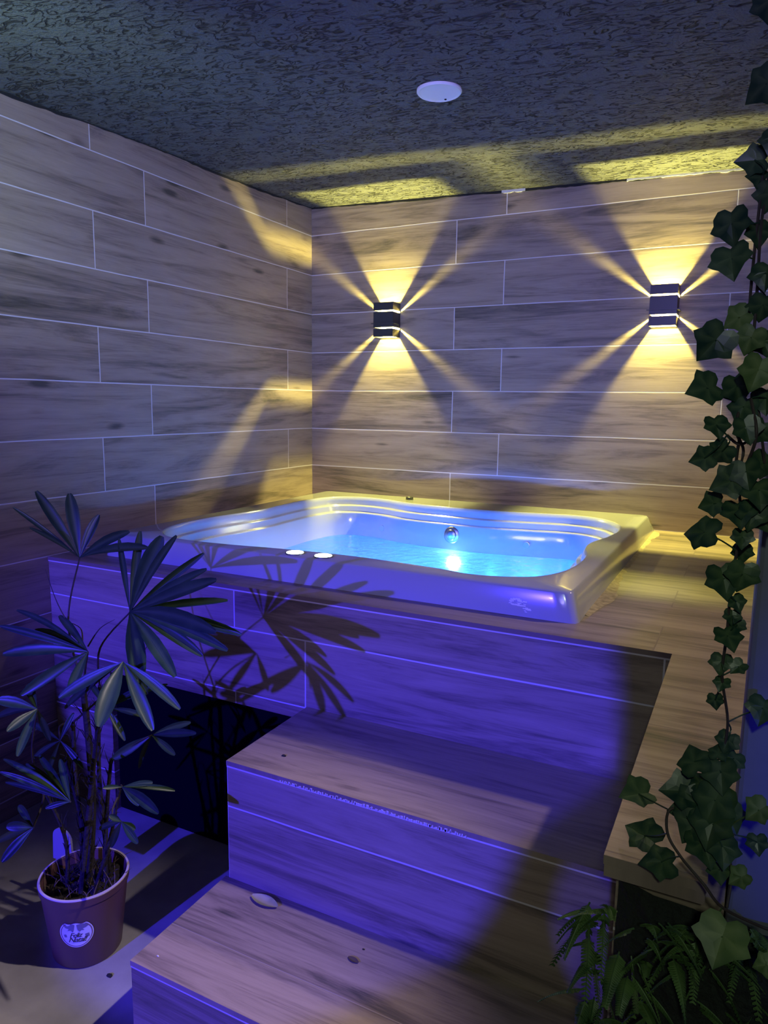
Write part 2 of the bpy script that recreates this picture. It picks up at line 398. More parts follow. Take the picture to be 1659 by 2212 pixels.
rings = [(rrect(.150, 1.790, -1.578, -.022, .02), 0.0), (rrect(.151, 1.789, -1.577, -.024, .02), .006),
         (rrect(.163, 1.772, -1.570, -.105, .02), RZ - .007), (rrect(.165, 1.769, -1.568, -.108, .02), RZ - .003), (rrect(.169, 1.765, -1.564, -.112, .02), RZ),
         (offs(-.008), RZ), (offs(-.003), RZ + .003), (offs(.003), RZ + .001), (offs(.011), RZ - .016), (offs(.014), RZ - .032), (offs(.017), RZ - .036),
         (offs(.028), RZ - .038), (offs(.031), RZ - .042), (offs(.034), RZ - .062), (offs(.037), RZ - .066), (offs(.047), RZ - .068), (offs(.050), RZ - .073),
         (offs(.056), -.05), (offs(.064), -.12), (offs(.078), -.24)]
base = offs(.078)
for s, z in ((.97, -.32), (.90, -.385), (.82, -.41), (.5, -.42), (.1, -.42)):
    rings.append(([Vector((cx, cy)) + (q - Vector((cx, cy))) * s for q in base], z))
b = MB(); vs = []; fs = []
for R, z in rings: vs += [(q.x, q.y, z) for q in R]
for j in range(len(rings) - 1):
    for i in range(NI):
        i2 = (i + 1) % NI; fs.append((j * NI + i, j * NI + i2, (j + 1) * NI + i2, (j + 1) * NI + i))
fs.append(tuple(range((len(rings) - 1) * NI, len(rings) * NI)))
b.add(vs, fs)
shell = b.build('shell', acryl, tub, smooth=True)
em = shell.modifiers.new('edges', 'EDGE_SPLIT'); em.split_angle = math.radians(50)
WZ = -.10
m, N, L, B = mat('pool_water')
N.remove(B); out = N['Material Output']
tr = N.new('ShaderNodeBsdfTransparent'); tr.inputs[0].default_value = (.60, .90, 1, 1)
gl = N.new('ShaderNodeBsdfGlossy'); gl.inputs['Roughness'].default_value = .06
df = N.new('ShaderNodeBsdfTranslucent'); df.inputs[0].default_value = (.42, .62, .70, 1)
fr = N.new('ShaderNodeFresnel'); g_ = N.new('ShaderNodeNewGeometry'); ior = N.new('ShaderNodeMapRange'); ior.inputs[3].default_value = 1.33; ior.inputs[4].default_value = 1 / 1.33
L.new(g_.outputs['Backfacing'], ior.inputs[0]); L.new(ior.outputs[0], fr.inputs['IOR'])
m1 = N.new('ShaderNodeMixShader'); m1.inputs[0].default_value = .30; L.new(tr.outputs[0], m1.inputs[1]); L.new(df.outputs[0], m1.inputs[2])
m2 = N.new('ShaderNodeMixShader'); L.new(fr.outputs[0], m2.inputs[0]); L.new(m1.outputs[0], m2.inputs[1]); L.new(gl.outputs[0], m2.inputs[2])
g = N.new('ShaderNodeNewGeometry'); nn = N.new('ShaderNodeTexNoise'); nn.inputs['Scale'].default_value = 16; nn.inputs['Detail'].default_value = 4; nn.inputs['Distortion'].default_value = .8
L.new(g.outputs['Position'], nn.inputs['Vector'])
bp = N.new('ShaderNodeBump'); bp.inputs['Strength'].default_value = .5; bp.inputs['Distance'].default_value = .03
L.new(nn.outputs['Fac'], bp.inputs['Height'])
for s in (fr, gl, df): L.new(bp.outputs['Normal'], s.inputs['Normal'])
L.new(m2.outputs[0], out.inputs['Surface']); water_m = m
b = MB(); q = offs(.061); b.add([(p.x, p.y, WZ) for p in q], [tuple(range(NI))])
wt = tag(b.build('tub_water', water_m), 'rippling blue-lit water filling the whirlpool tub', 'water')
# fittings
def disc(name, c, nvec, r, h, m, parent, seg=40, dome=0.0):
    b = MB(); z = Vector(nvec).normalized(); qt = z.to_track_quat('Z', 'Y'); prof = [(r, 0), (r, h * .7), (r * .93, h)]
    if dome: prof += [(r * .8, h + dome * .35), (r * .5, h + dome * .8), (r * .15, h + dome)]
    vs = []; fs = []
    for rr, hh in prof:
        for k in range(seg): a = 2 * PI * k / seg; vs.append(Vector(c) + qt @ Vector((rr * math.cos(a), rr * math.sin(a), hh)))
    for i in range(len(prof) - 1):
        for k in range(seg): k2 = (k + 1) % seg; fs.append((i * seg + k, i * seg + k2, (i + 1) * seg + k2, (i + 1) * seg + k))
    fs.append(tuple(range(seg))[::-1]); fs.append(tuple(range((len(prof) - 1) * seg, len(prof) * seg)))
    b.add(vs, fs); return b.build(name, m, parent, smooth=False)
ov = disc('overflow_drain', (.987, -.397, -.035), (0, -1, .12), .037, .008, chrome, tub, dome=.006)
disc('overflow_knob', (.987, -.409, -.034), (0, -1, .12), .024, .006, chrome, ov, dome=.004)
disc('air_knob', (.68, -.19, RZ), (0, 0, 1), .018, .012, darkmetal, tub, dome=.004)
led_m = emis('white_led', (.70, .95, 1.0), 14)
ledw = emis('underwater_led', (.55, .95, 1.0), 60)
blue_led = (.015, .15, 1.0)
def led(c, n, power, r=.028, m=ledw):
    o = disc('underwater_light', c, n, r, .006, m, tub)
    nv = Vector(n).normalized()
    lamp('underwater_glow', 'SPOT', Vector(c) + nv * .02, power, blue_led, aim=Vector((nv.x, nv.y, -.30)), spot_size=math.radians(76), spot_blend=.35, shadow_soft_size=.03)
    return o
led((1.005, -.425, -.155), (0, -1, .1), 30)
led((.62, -1.40, -.23), (.15, 1, .12), 130)
led((1.1, -1.395, -.23), (0, 1, .12), 130)
led((1.50, -1.40, -.23), (-.1, 1, .12), 130)
led((.36, -.95, -.23), (1, 0, .12), 120)
led((1.60, -.95, -.23), (-1, 0, .12), 90)
for k, (x, y) in enumerate(((.917, -1.528), (1.016, -1.524))):
    rg = disc('rim_light', (x, y, RZ), (0, 0, 1), .030, .004, chrome, tub)
    disc('light_lens', (x, y, RZ + .0035), (0, 0, 1), .026, .002, led_m, rg, dome=.003)
# wall jets on the inner side
for x in (.60, 1.32):
    disc('water_jet', (x, -.385 if x > 1 else -.325, -.05), (0, -1, .1), .014, .004, acryl, tub)
# highlight on the front skirt, painted as small white flakes
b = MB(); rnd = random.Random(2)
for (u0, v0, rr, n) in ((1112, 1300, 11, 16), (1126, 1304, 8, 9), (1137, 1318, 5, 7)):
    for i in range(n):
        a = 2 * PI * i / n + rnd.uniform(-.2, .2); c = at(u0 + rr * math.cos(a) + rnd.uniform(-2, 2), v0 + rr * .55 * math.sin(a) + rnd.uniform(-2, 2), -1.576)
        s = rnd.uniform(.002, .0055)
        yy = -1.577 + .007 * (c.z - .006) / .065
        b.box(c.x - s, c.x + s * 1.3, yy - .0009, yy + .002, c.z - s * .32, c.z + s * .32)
tag(b.build('skirt_highlight', simple('white_highlight', (.92, .92, .92), .9), tub), 'painted white highlight on the front skirt')

# ------------------------------------------------------------------ wall sconces
glass_m, N, L, B = mat('bulb_glass'); N.remove(B)
t1 = N.new('ShaderNodeBsdfTransparent'); e1 = N.new('ShaderNodeEmission'); e1.inputs[0].default_value = (1, .85, .35, 1); e1.inputs[1].default_value = 6
a1 = N.new('ShaderNodeAddShader'); L.new(t1.outputs[0], a1.inputs[0]); L.new(e1.outputs[0], a1.inputs[1]); L.new(a1.outputs[0], N['Material Output'].inputs['Surface'])
def sconce(x, z, label):
    t = thing('wall_sconce', label, 'wall lamp', (x, 0, z), 'square black wall lamps on the back wall')
    W_, D_, H_ = .054, .082, .083; th = .003; sz, sh = .041, .0046
    zs = [(-H_, -sz - sh), (-sz + sh, sz - sh), (sz + sh, H_)]
    b = MB(); b.box(x - W_, x + W_, -.004, -.0005, z - H_ + .002, z + H_ - .002); b.build('wall_plate', inner_m, t)
    b = MB()
    for z0, z1 in [(-H_, -sz - .0034), (-sz + .0034, sz - .0034), (sz + .0034, H_)]: b.box(x - W_, x + W_, -D_, -D_ + th, z + z0, z + z1)
    b.build('front_panel', darkmetal, t)
    for s in (-1, 1):
        b = MB(); xa, xb = (x - W_, x - W_ + th) if s < 0 else (x + W_ - th, x + W_)
        for z0, z1 in zs: b.box(xa, xb, -D_ + th, -.0005, z + z0, z + z1)
        b.build('side_panel', darkmetal, t)
    b = MB(); b.box(x - W_ - .010, x + W_ + .010, -D_ - .006, -D_, z - .021, z - .017)
    b.box(x + W_, x + W_ + .010, -D_, -.03, z - .021, z - .017)
    b.build('trim_fin', darkmetal, t)
    b = MB(); b.box(x - .008, x + .008, -.024, -.004, z - .008, z + .008); b.build('lamp_holder', inner_m, t)
    b = MB(); b.tube([(x, -.024, z), (x, -.058, z)], .006, 12); b.build('bulb', glass_m, t)
    for dx in (-.003, .003):
        ld = lamp('sconce_light', 'POINT', (x + dx, -.038, z), SCONCE_POWER / 2, SCONCE_COL, shadow_soft_size=.0052).data
        ld.use_nodes = True; nt = ld.node_tree; fo = nt.nodes.new('ShaderNodeLightFalloff'); fo.inputs[0].default_value = 1.0
        ad = nt.nodes.new('ShaderNodeMath'); ad.operation = 'MULTIPLY_ADD'; ad.inputs[1].default_value = 0.5
        nt.links.new(fo.outputs['Quadratic'], ad.inputs[0]); nt.links.new(fo.outputs['Linear'], ad.inputs[2])
        nt.links.new(ad.outputs[0], nt.nodes['Emission'].inputs['Strength'])
    return t
sconce(.468, .948, 'dark square wall lamp with two glowing slots, nearest the room corner, above the tub')
sconce(1.768, .955, 'dark square wall lamp with two glowing slots, on the right beside the hanging ivy')

# ------------------------------------------------------------------ floodlight housing (unseen, behind the camera)
fl = thing('floodlight', 'unseen black floodlight on a pole in front of the steps, with an added plate cutting its beam', 'floodlight', (.65, -6.30, -.87))
housing_m = simple('black_housing', (.01, .01, .01), .8, spec=.2)
b = MB(); b.box(.53, .77, -6.34, -6.30, 1.08, 1.32); b.build('body', housing_m, fl)
b = MB(); b.box(.45, .85, -6.30, -5.66, 1.31, 1.32); b.box(.45, .85, -5.67, -5.66, 1.069, 1.31); b.build('beam_cutoff', housing_m, fl)  # unseen plates, added to cut off the top of the beam
b = MB(); b.tube([(.65, -6.36, -.869), (.65, -6.36, 1.1), (.65, -6.34, 1.2)], .018, 12); b.build('pole', housing_m, fl)
b = MB(); b.lathe([(.18, .001), (.18, .015), (.02, .03)], (.65, -6.36, -.87), 24); b.build('stand', housing_m, fl)
# ------------------------------------------------------------------ ceiling cover plate
pc = (1.232, -1.222, cz(1.232, -1.222))
cp = thing('ceiling_plate', 'round white blanking plate on the dark textured ceiling', 'ceiling plate', pc)
pm = simple('white_plastic', (.86, .86, .88), .45)
b = MB(); b.lathe([(.067, .004), (.067, -.006), (.063, -.010), (.058, -.0095), (.057, -.0085), (.0005, -.0085)], pc, 64); b.build('disc', pm, cp)
b = MB(); b.lathe([(.0035, 0), (.0035, -.002), (.002, -.003)], (pc[0] + .0, pc[1] + .049, pc[2] - .008), 12); b.build('screw_hole', gap_m, cp)

# ------------------------------------------------------------------ pillar on the right
pil_m = simple('painted_pillar', (.13, .14, .17), .55, noise=.25, nscale=6, bump=.3, bscale=40, bdist=.002)
b = MB(); b.box(2.157, 2.75, -2.46, -2.36, -.869, cz(2.4, -2.3) + .03)
b.build('wall_right', pil_m, bevel=.006)['kind'] = 'structure'

# ------------------------------------------------------------------ leaves
def leafmat(name, dark, light, rough=.32, vein=(.25, .38, .14), trans=0.0):
    m, N, L, B = mat(name)
    g = N.new('ShaderNodeNewGeometry'); n = N.new('ShaderNodeTexNoise'); n.inputs['Scale'].default_value = 22; n.inputs['Detail'].default_value = 4
    L.new(g.outputs['Position'], n.inputs['Vector'])
    r = N.new('ShaderNodeValToRGB'); r.color_ramp.elements[0].position = .35; r.color_ramp.elements[1].position = .68
    r.color_ramp.elements[0].color = (*dark, 1); r.color_ramp.elements[1].color = (*light, 1); L.new(n.outputs['Fac'], r.inputs['Fac'])
    a = N.new('ShaderNodeAttribute'); a.attribute_name = 'vein'
    mx = N.new('ShaderNodeMix'); mx.data_type = 'RGBA'; L.new(a.outputs['Fac'], mx.inputs[0]); L.new(r.outputs['Color'], mx.inputs[6]); mx.inputs[7].default_value = (*vein, 1)
    L.new(mx.outputs[2], B.inputs['Base Color']); B.inputs['Roughness'].default_value = rough; B.inputs['Specular IOR Level'].default_value = .28
    return m
palm_m = leafmat('palm_leaf', (.008, .026, .018), (.022, .050, .026), .38, (.07, .11, .06))
ivy_m = leafmat('ivy_leaf', (.010, .034, .020), (.032, .070, .028), .36, (.10, .15, .06))
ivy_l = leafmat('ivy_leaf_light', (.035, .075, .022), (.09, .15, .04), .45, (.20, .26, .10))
fern_m = leafmat('fern_leaf', (.020, .055, .020), (.09, .17, .045), .45, (.16, .24, .08))
stem_m = simple('brown_stem', (.035, .026, .020), .7, noise=.3, nscale=80)
fibre_m = simple('dark_palm_fibre', (.016, .012, .014), .85, noise=.4, nscale=90, bump=.6, bscale=160)

def leaflet(mb, a, tip, nvec, wd, sag, blunt=True, rnd=random):
    """one ribbed palm leaflet from a to tip"""
    a = Vector(a); tip = Vector(tip); d = tip - a; L_ = d.length; dn = d.normalized()
    side = dn.cross(nvec).normalized(); up = side.cross(dn).normalized()
    prof = [(0, .10), (.10, .26), (.22, .52), (.38, .82), (.55, 1.0), (.72, .97), (.86, .78), (.95, .52), (1.0, .26 if blunt else .05)]
    cols = (-1, -.5, 0, .5, 1); hts = (.0, .10, -.12, .10, .0)
    vs = []; at_ = []
    for t, wv in prof:
        c = a + d * t + Vector((0, 0, 1)) * (sag * L_ * 4 * t * (1 - t)) + up * 0
        for k, q in enumerate(cols):
            vs.append(c + side * (q * wd * .5 * wv) + up * ((hts[k] + .22 * abs(q)) * wd * wv * .7))
            at_.append(.55 if k == 2 else (.12 if k in (1, 3) else 0.0))
    fs = []
    for i in range(len(prof) - 1):
        for k in range(4): o = i * 5 + k; fs.append((o, o + 1, o + 6, o + 5))
    mb.add(vs, fs, at_)

# ------------------------------------------------------------------ potted palm
PC = Vector((.700, -2.175, -.87))
palm = thing('potted_palm', 'tall palm with fan-shaped dark leaves in a plum-coloured pot on the floor', 'potted plant', PC)
pot_m = simple('plum_plastic', (.12, .06, .06), .42)
R0, R1, HP = .084, .107, .205
b = MB(); b.lathe([(R0 - .004, .0), (R0, .006), (R0 + (R1 - R0) * .9, HP - .022), (R1 + .001, HP - .020), (R1 + .003, HP - .002), (R1 + .001, HP), (R1 - .004, HP), (R1 - .007, HP - .02), (R0, .02)], PC, 72)
pot = b.build('pot', pot_m, palm, smooth=True); e_ = pot.modifiers.new('edges', 'EDGE_SPLIT'); e_.split_angle = math.radians(35)
rim_m = simple('lit_rim_plastic', (.55, .47, .47), .5)  # paler than the pot: light on the rim put into the colour
b = MB(); b.lathe([(R1 - .0045, HP - .0005), (R1 + .0025, HP - .0005), (R1 + .0015, HP + .002), (R1 - .0035, HP + .002)], PC, 72, closed=False)
rim = b.build('rim', rim_m, pot, smooth=False)
soil_m = simple('dark_soil', (.018, .013, .010), .95, noise=.6, nscale=70, bump=1.0, bscale=120, bdist=.01)
b = MB(); rnd = random.Random(3); vs = [(PC.x, PC.y, PC.z + HP - .028)]; fs = []
for j in range(1, 9):
    for k in range(40):
        a = 2 * PI * k / 40; r = (R1 - .006) * j / 8; vs.append((PC.x + r * math.cos(a), PC.y + r * math.sin(a), PC.z + HP - .03 + rnd.uniform(-.006, .006)))
for k in range(40): fs.append((0, 1 + k, 1 + (k + 1) % 40))
for j in range(7):
    for k in range(40): k2 = (k + 1) % 40; fs.append((1 + j * 40 + k, 1 + j * 40 + k2, 1 + (j + 1) * 40 + k2, 1 + (j + 1) * 40 + k))
b.add(vs, fs); b.build('soil', soil_m, palm)
# sticker wrapped on the pot
def potpt(s, z, lift):      # s metres around the pot from the sticker centre, z above the floor
    r = R0 + (R1 - R0) * .9 * z / (HP - .022) + lift; a = SA + s / (R0 + .012)
    return Vector((PC.x + r * math.cos(a), PC.y + r * math.sin(a), PC.z + z))
SA = math.radians(-54); SZ = .110; SR = .040
stick_m = simple('sticker_paper', (.72, .72, .74), .35); ink_m = simple('dark_ink', (.05, .04, .08), .5); stickring = simple('sticker_plum_ring', (.22, .10, .12), .4)
def wrap_disc(r0, r1, lift, cut=None):
    b = MB(); vs = []; fs = []; n = 60; rr = [r0 + (r1 - r0) * i / 5 for i in range(6)]
    for r in rr:
        for k in range(n):
            a = 2 * PI * k / n; zz = r * math.sin(a)
            if cut is not None: zz = min(zz, cut + .0015 * math.sin(a * 9))
            vs.append(potpt(r * math.cos(a), SZ + zz, lift))
    for i in range(5):
        for k in range(n): k2 = (k + 1) % n; fs.append((i * n + k, i * n + k2, (i + 1) * n + k2, (i + 1) * n + k))
    b.add(vs, fs); return b
st = wrap_disc(.0002, SR, .0012, .030).build('sticker', stick_m, pot); tag(st, 'round white sticker with a greeting')
wrap_disc(SR - .0045, SR - .0028, .0016, .028).build('sticker_border', stickring, st)
b = MB()
def spoly(P, lift=.0017):
    b.add([potpt(x, SZ + y, lift) for x, y in P], [tuple(range(len(P)))])
spoly([(-.030, .029), (-.024, .018), (-.016, .015), (-.020, .010), (-.012, .011), (-.007, .005), (-.004, .014), (-.002, .027), (-.006, .029)])
spoly([(.002, .027), (.004, .012), (.008, .006), (.013, .010), (.019, .009), (.015, .014), (.022, .016), (.028, .020), (.026, .026), (.012, .029)])
spoly([(-.030, -.002), (-.024, -.001), (-.022, -.009), (-.028, -.010)]); spoly([(.020, -.003), (.029, -.002), (.030, -.012), (.022, -.013)])
b.build('holly_print', simple('grey_print', (.18, .17, .26), .5), st)
def text_on_pot(txt, s0, z0, size, off):
    cu = bpy.data.curves.new('t', 'FONT'); cu.body = txt; cu.size = size; cu.shear = .35; cu.align_x = 'CENTER'; cu.offset = off; cu.space_character = .86
    to = bpy.data.objects.new('t', cu); C.objects.link(to)
    bpy.context.view_layer.update()
    me = to.evaluated_get(bpy.context.evaluated_depsgraph_get()).to_mesh()
    vs = [potpt(s0 + v.co.x, SZ + z0 + v.co.y, .0019) for v in me.vertices]; fs = [tuple(p.vertices) for p in me.polygons]
    to.to_mesh_clear(); C.objects.unlink(to); bpy.data.objects.remove(to)
    return vs, fs
b = MB()
for args in (('Feliz', -.002, -.0095, .019, .0002), ('Natal!', .001, -.0235, .0205, .0002), ('2022', .000, -.0310, .006, .0001)):
    if args[0] == '2022': continue
    v_, f_ = text_on_pot(*args); b.add(v_, f_)
b.build('lettering', ink_m, st)

def bend(a, c, k=.04, n=6, seed=0):
    r = random.Random(seed); a = Vector(a); c = Vector(c); mid = (a + c) / 2 + Vector((r.uniform(-k, k), r.uniform(-k, k), r.uniform(-.2, .5) * k))
    return spline([a, mid, c], n)
soilz = PC.z + HP - .03
# canes
canes = [((.700, -2.165), (180, 1490), -2.16, .0105), ((.715, -2.20), (212, 1560), -2.18, .007), ((.665, -2.20), (92, 1700), -2.25, .005), ((.735, -2.14), (240, 1640), -2.12, .006),
         ((.69, -2.13), (158, 1560), -2.10, .007), ((.745, -2.19), (255, 1720), -2.16, .005), ((.66, -2.15), (140, 1640), -2.14, .005), ((.72, -2.11), (215, 1480), -2.08, .006)]
for i, (xy, px, Y, r) in enumerate(canes):
    p1 = at(px[0], px[1], Y); p0 = Vector((xy[0], xy[1], soilz - .01)); P = bend(p0, p1, .018, 9, i)
    b = MB(); b.tube(P, [r * (1.15 - .5 * k / len(P)) for k in range(len(P))], 8)
    rr = random.Random(i)
    for k in range(1, len(P), 2):        # ragged leaf-sheath fibres
        for q in range(3):
            a = rr.uniform(0, 2 * PI); o = Vector((math.cos(a), math.sin(a), 0)); c = P[k]
            b.tube([c + o * r * .7, c + o * r * 1.7 + Vector((0, 0, .02)), c + o * r * rr.uniform(1.8, 4.0) + Vector((0, 0, rr.uniform(.02, .045)))], [.0012, .001, .0004], 4)
    b.build('cane', fibre_m, palm)
CT = [at(180, 1490, -2.16), at(212, 1560, -2.18), at(92, 1700, -2.25), at(240, 1640, -2.12), at(158, 1560, -2.10), at(255, 1720, -2.16), at(215, 1480, -2.08)]
# fronds: hub pixel, hub depth, cane index it grows from, leaflet tips (pixel, depth offset), width
fronds = [
    ((172, 1205), -2.08, 0, [(78, 1061, -.02, .030), (150, 1066, .03, .036), (214, 1112, .05, .027), (280, 1148, .02, .026), (320, 1184, -.05, .028), (28, 1096, -.08, .014), (64, 1140, -.10, .012)]),
    ((281, 1322), -2.16, 6, [(257, 1163, .06, .016), (303, 1147, .08, .022), (350, 1158, .03, .044), (382, 1157, -.04, .022), (441, 1195, .06, .020), (447, 1230, -.01, .026), (468, 1253, -.06, .034),
                             (467, 1365, -.09, .038), (522, 1371, .04, .026), (492, 1405, -.02, .028), (437, 1417, .02, .030), (379, 1462, -.08, .034), (303, 1475, -.11, .044), (492, 1297, .10, .022)]),
    ((190, 1408), -2.26, 0, [(0, 1352, -.05, .020), (6, 1413, -.08, .030), (45, 1502, -.10, .028), (75, 1362, .03, .026), (148, 1505, -.08, .026), (128, 1330, .06, .020), (36, 1318, .05, .016)]),
    ((266, 1430), -2.30, 4, [(127, 1508, -.07, .030), (213, 1570, -.10, .042), (330, 1578, -.03, .030), (389, 1532, .02, .024), (140, 1530, .02, .022), (318, 1500, .05, .02)]),
    ((80, 1532), -2.36, 2, [(-10, 1512, -.04, .026), (15, 1580, -.07, .022), (38, 1634, -.08, .022), (-12, 1552, .03, .024), (60, 1478, .05, .022), (108, 1600, .05, .018)]),
    ((328, 1588), -2.08, 3, [(424, 1584, -.04, .022), (242, 1640, -.05, .028), (378, 1631, .03, .020), (412, 1560, .07, .020), (300, 1660, .05, .02)]),
    ((152, 1732), -2.34, 2, [(0, 1668, -.06, .014), (12, 1690, -.03, .012), (85, 1632, .04, .018), (98, 1746, -.03, .012), (56, 1650, .02, .016), (28, 1652, -.02, .016), (8, 1640, .04, .016), (130, 1640, .05, .018)]),
    ((264, 1700), -2.22, 5, [(343, 1757, -.06, .026), (222, 1702, -.04, .012), (330, 1690, .05, .016), (300, 1740, .0, .018), (378, 1708, .08, .014)]),
    ((72, 1788), -2.38, 2, [(14, 1785, -.03, .024), (4, 1862, -.05, .024), (40, 1740, .03, .018), (-8, 1820, .02, .020)]),
    ((262, 1775), -2.20, 5, [(298, 1822, -.02, .020), (292, 1792, .02, .018), (236, 1762, -.02, .016), (240, 1830, .03, .018), (215, 1790, .0, .016)]),
    ((130, 1600), -2.20, 4, [(60, 1560, .02, .016), (70, 1640, -.02, .014), (160, 1540, .03, .016), (180, 1660, .0, .016), (95, 1690, .04, .014)]),
    ((230, 1530), -2.12, 1, [(300, 1490, .03, .020), (190, 1470, .04, .016), (270, 1600, .0, .018), (362, 1478, .05, .014), (320, 1550, .06, .016)]),
]
for i, (hp, Y, ci, tips) in enumerate(fronds):
    hub = at(hp[0], hp[1], Y); b = MB(); rr = random.Random(40 + i)
    for (u, v, dy, wd) in tips:
        tp = at(u, v, Y + dy); nv = Vector((.55 + rr.uniform(-.25, .25), -.62, .45 + rr.uniform(-.3, .3))).normalized()
        leaflet(b, hub, tp, nv, wd * .92, rr.uniform(.01, .05), rnd=rr)
    fo = b.build('frond', palm_m, palm, smooth=True, attr=True)
    b = MB(); P = bend(CT[ci], hub, .03, 7, 90 + i); b.tube(P, [.0030 - .0012 * k / len(P) for k in range(len(P))], 6); b.build('petiole', stem_m, fo)
# thin dry spikes above the crown and twigs in the pot
for (u0, v0, u1, v1) in ((172, 1390, 98, 1230), (190, 1396, 248, 1338), (178, 1390, 132, 1338), (300, 1420, 318, 1395)):
    b = MB(); b.tube(bend(at(u0, v0, -2.2), at(u1, v1, -2.2), .015, 6, u0), [.0022, .002, .002, .0018, .0016, .0014, .0012, .001, .001, .0008, .0006, .0005, .0004], 5)
    b.build('dry_spike', stem_m, palm)
b = MB(); rr = random.Random(77)
for i in range(46):
    a = rr.uniform(0, 2 * PI); r = rr.uniform(.01, .095); c = Vector((PC.x + r * math.cos(a), PC.y + r * math.sin(a), soilz)); dd = Vector((rr.uniform(-1, 1), rr.uniform(-1, 1), rr.uniform(.1, 1.6))).normalized() * rr.uniform(.02, .07)
    b.tube([c, c + dd * .5 + Vector((0, 0, .006)), c + dd], [.0013, .001, .0005], 4)
tag(b.build('dry_twigs', simple('straw_twig', (.13, .09, .06), .8), palm), None, kind='stuff')
# grey round-topped slab seen behind the canes
b = MB(); P = []
for k in range(13): a = PI * k / 12; P.append((.036 * math.cos(a), .070 + .030 * math.sin(a)))
P += [(-.040, 0), (.040, 0)]
c0 = at(136, 1862, -2.09); vs = [(c0.x + x, c0.y + .006, c0.z + y) for x, y in P] + [(c0.x + x, c0.y, c0.z + y) for x, y in P]; n = len(P)
b.add(vs, [tuple(range(n))[::-1], tuple(range(n, 2 * n))] + [(k, (k + 1) % n, n + (k + 1) % n, n + k) for k in range(n)])
tag(b.build('plant_tag', simple('grey_card', (.30, .28, .33), .6), palm), 'grey round-topped card standing in the soil')

# ------------------------------------------------------------------ ivy
LOBES = [(0, -.30), (.16, -.42), (.34, -.40), (.46, -.22), (.45, -.06), (.56, .10), (.44, .20), (.32, .26), (.18, .42), (0, .62), (-.18, .42), (-.32, .26), (-.44, .20), (-.56, .10), (-.45, -.06), (-.46, -.22), (-.34, -.40), (-.16, -.42)]
MID = [(0, -.18), (.20, -.26), (.22, -.02), (.34, .08), (.12, .16), (0, .40), (-.12, .16), (-.34, .08), (-.22, -.02), (-.20, -.26)]
import mathutils.geometry as mg
_pts = [Vector(p) for p in LOBES] + [Vector(p) for p in MID] + [Vector((0, -.05))]
_n = len(LOBES)
_tri = mg.delaunay_2d_cdt(_pts, [(i, (i + 1) % _n) for i in range(_n)] + [(_n + len(MID), _n + k) for k in (1, 3, 5, 7, 9)], [], 1, 1e-4)
LV, LF = _tri[0], _tri[2]
veinpts = [Vector(MID[k]) for k in (1, 3, 5, 7, 9)] + [Vector((0, -.05)), Vector(MID[0])]
def ivy_leaf(mb, c, size, normal, roll, fold=.25, curl=.25):
    nz = Vector(normal).normalized(); q = nz.to_track_quat('Z', 'Y') @ Euler((0, 0, roll)).to_quaternion()
    vs = []; at_ = []
    for p in LV:
        r2 = p.length_squared
        vs.append(Vector(c) + q @ (Vector((p.x, p.y, abs(p.x) * fold - r2 * curl)) * size))
        at_.append(.45 if min((p - w_).length for w_ in veinpts) < .02 else 0.0)
    mb.add(vs, LF, at_)
ivy = thing('ivy_garland', 'artificial ivy garland trailing down the edge of the blue-lit pillar to the ledge', 'ivy', at(1600, 1900, -2.50))
# vines
vines = [[(1690, 60, -2.47), (1676, 200, -2.50), (1668, 330, -2.49), (1645, 480, -2.50), (1636, 620, -2.50), (1628, 720, -2.51), (1612, 830, -2.50), (1600, 930, -2.51), (1590, 1010, -2.50), (1600, 1100, -2.51), (1592, 1190, -2.51)],
         [(1592, 1190, -2.51), (1580, 1260, -2.51), (1570, 1370, -2.51), (1560, 1460, -2.51), (1572, 1560, -2.50), (1560, 1640, -2.50), (1550, 1720, -2.50), (1560, 1800, -2.52)],
         [(1648, 380, -2.50), (1628, 560, -2.50), (1618, 690, -2.50), (1622, 800, -2.50), (1640, 900, -2.51), (1652, 1000, -2.50)],
         [(1490, 1745, -2.50), (1446, 1750, -2.51), (1442, 1800, -2.52), (1470, 1850, -2.53), (1520, 1910, -2.54), (1560, 1960, -2.56), (1640, 2000, -2.58), (1670, 2010, -2.58)],
         [(1600, 870, -2.50), (1590, 930, -2.52), (1606, 975, -2.50), (1588, 1040, -2.51)], [(1622, 860, -2.51), (1634, 940, -2.52), (1610, 1010, -2.50)], [(1570, 940, -2.51), (1600, 960, -2.51), (1640, 935, -2.50)],
         [(1560, 1800, -2.52), (1580, 1880, -2.53), (1570, 1960, -2.55)]]
for k, V in enumerate(vines):
    b = MB(); b.tube(spline([at(*p) for p in V], 6), .0016, 6); b.build('vine_stem', stem_m, ivy)
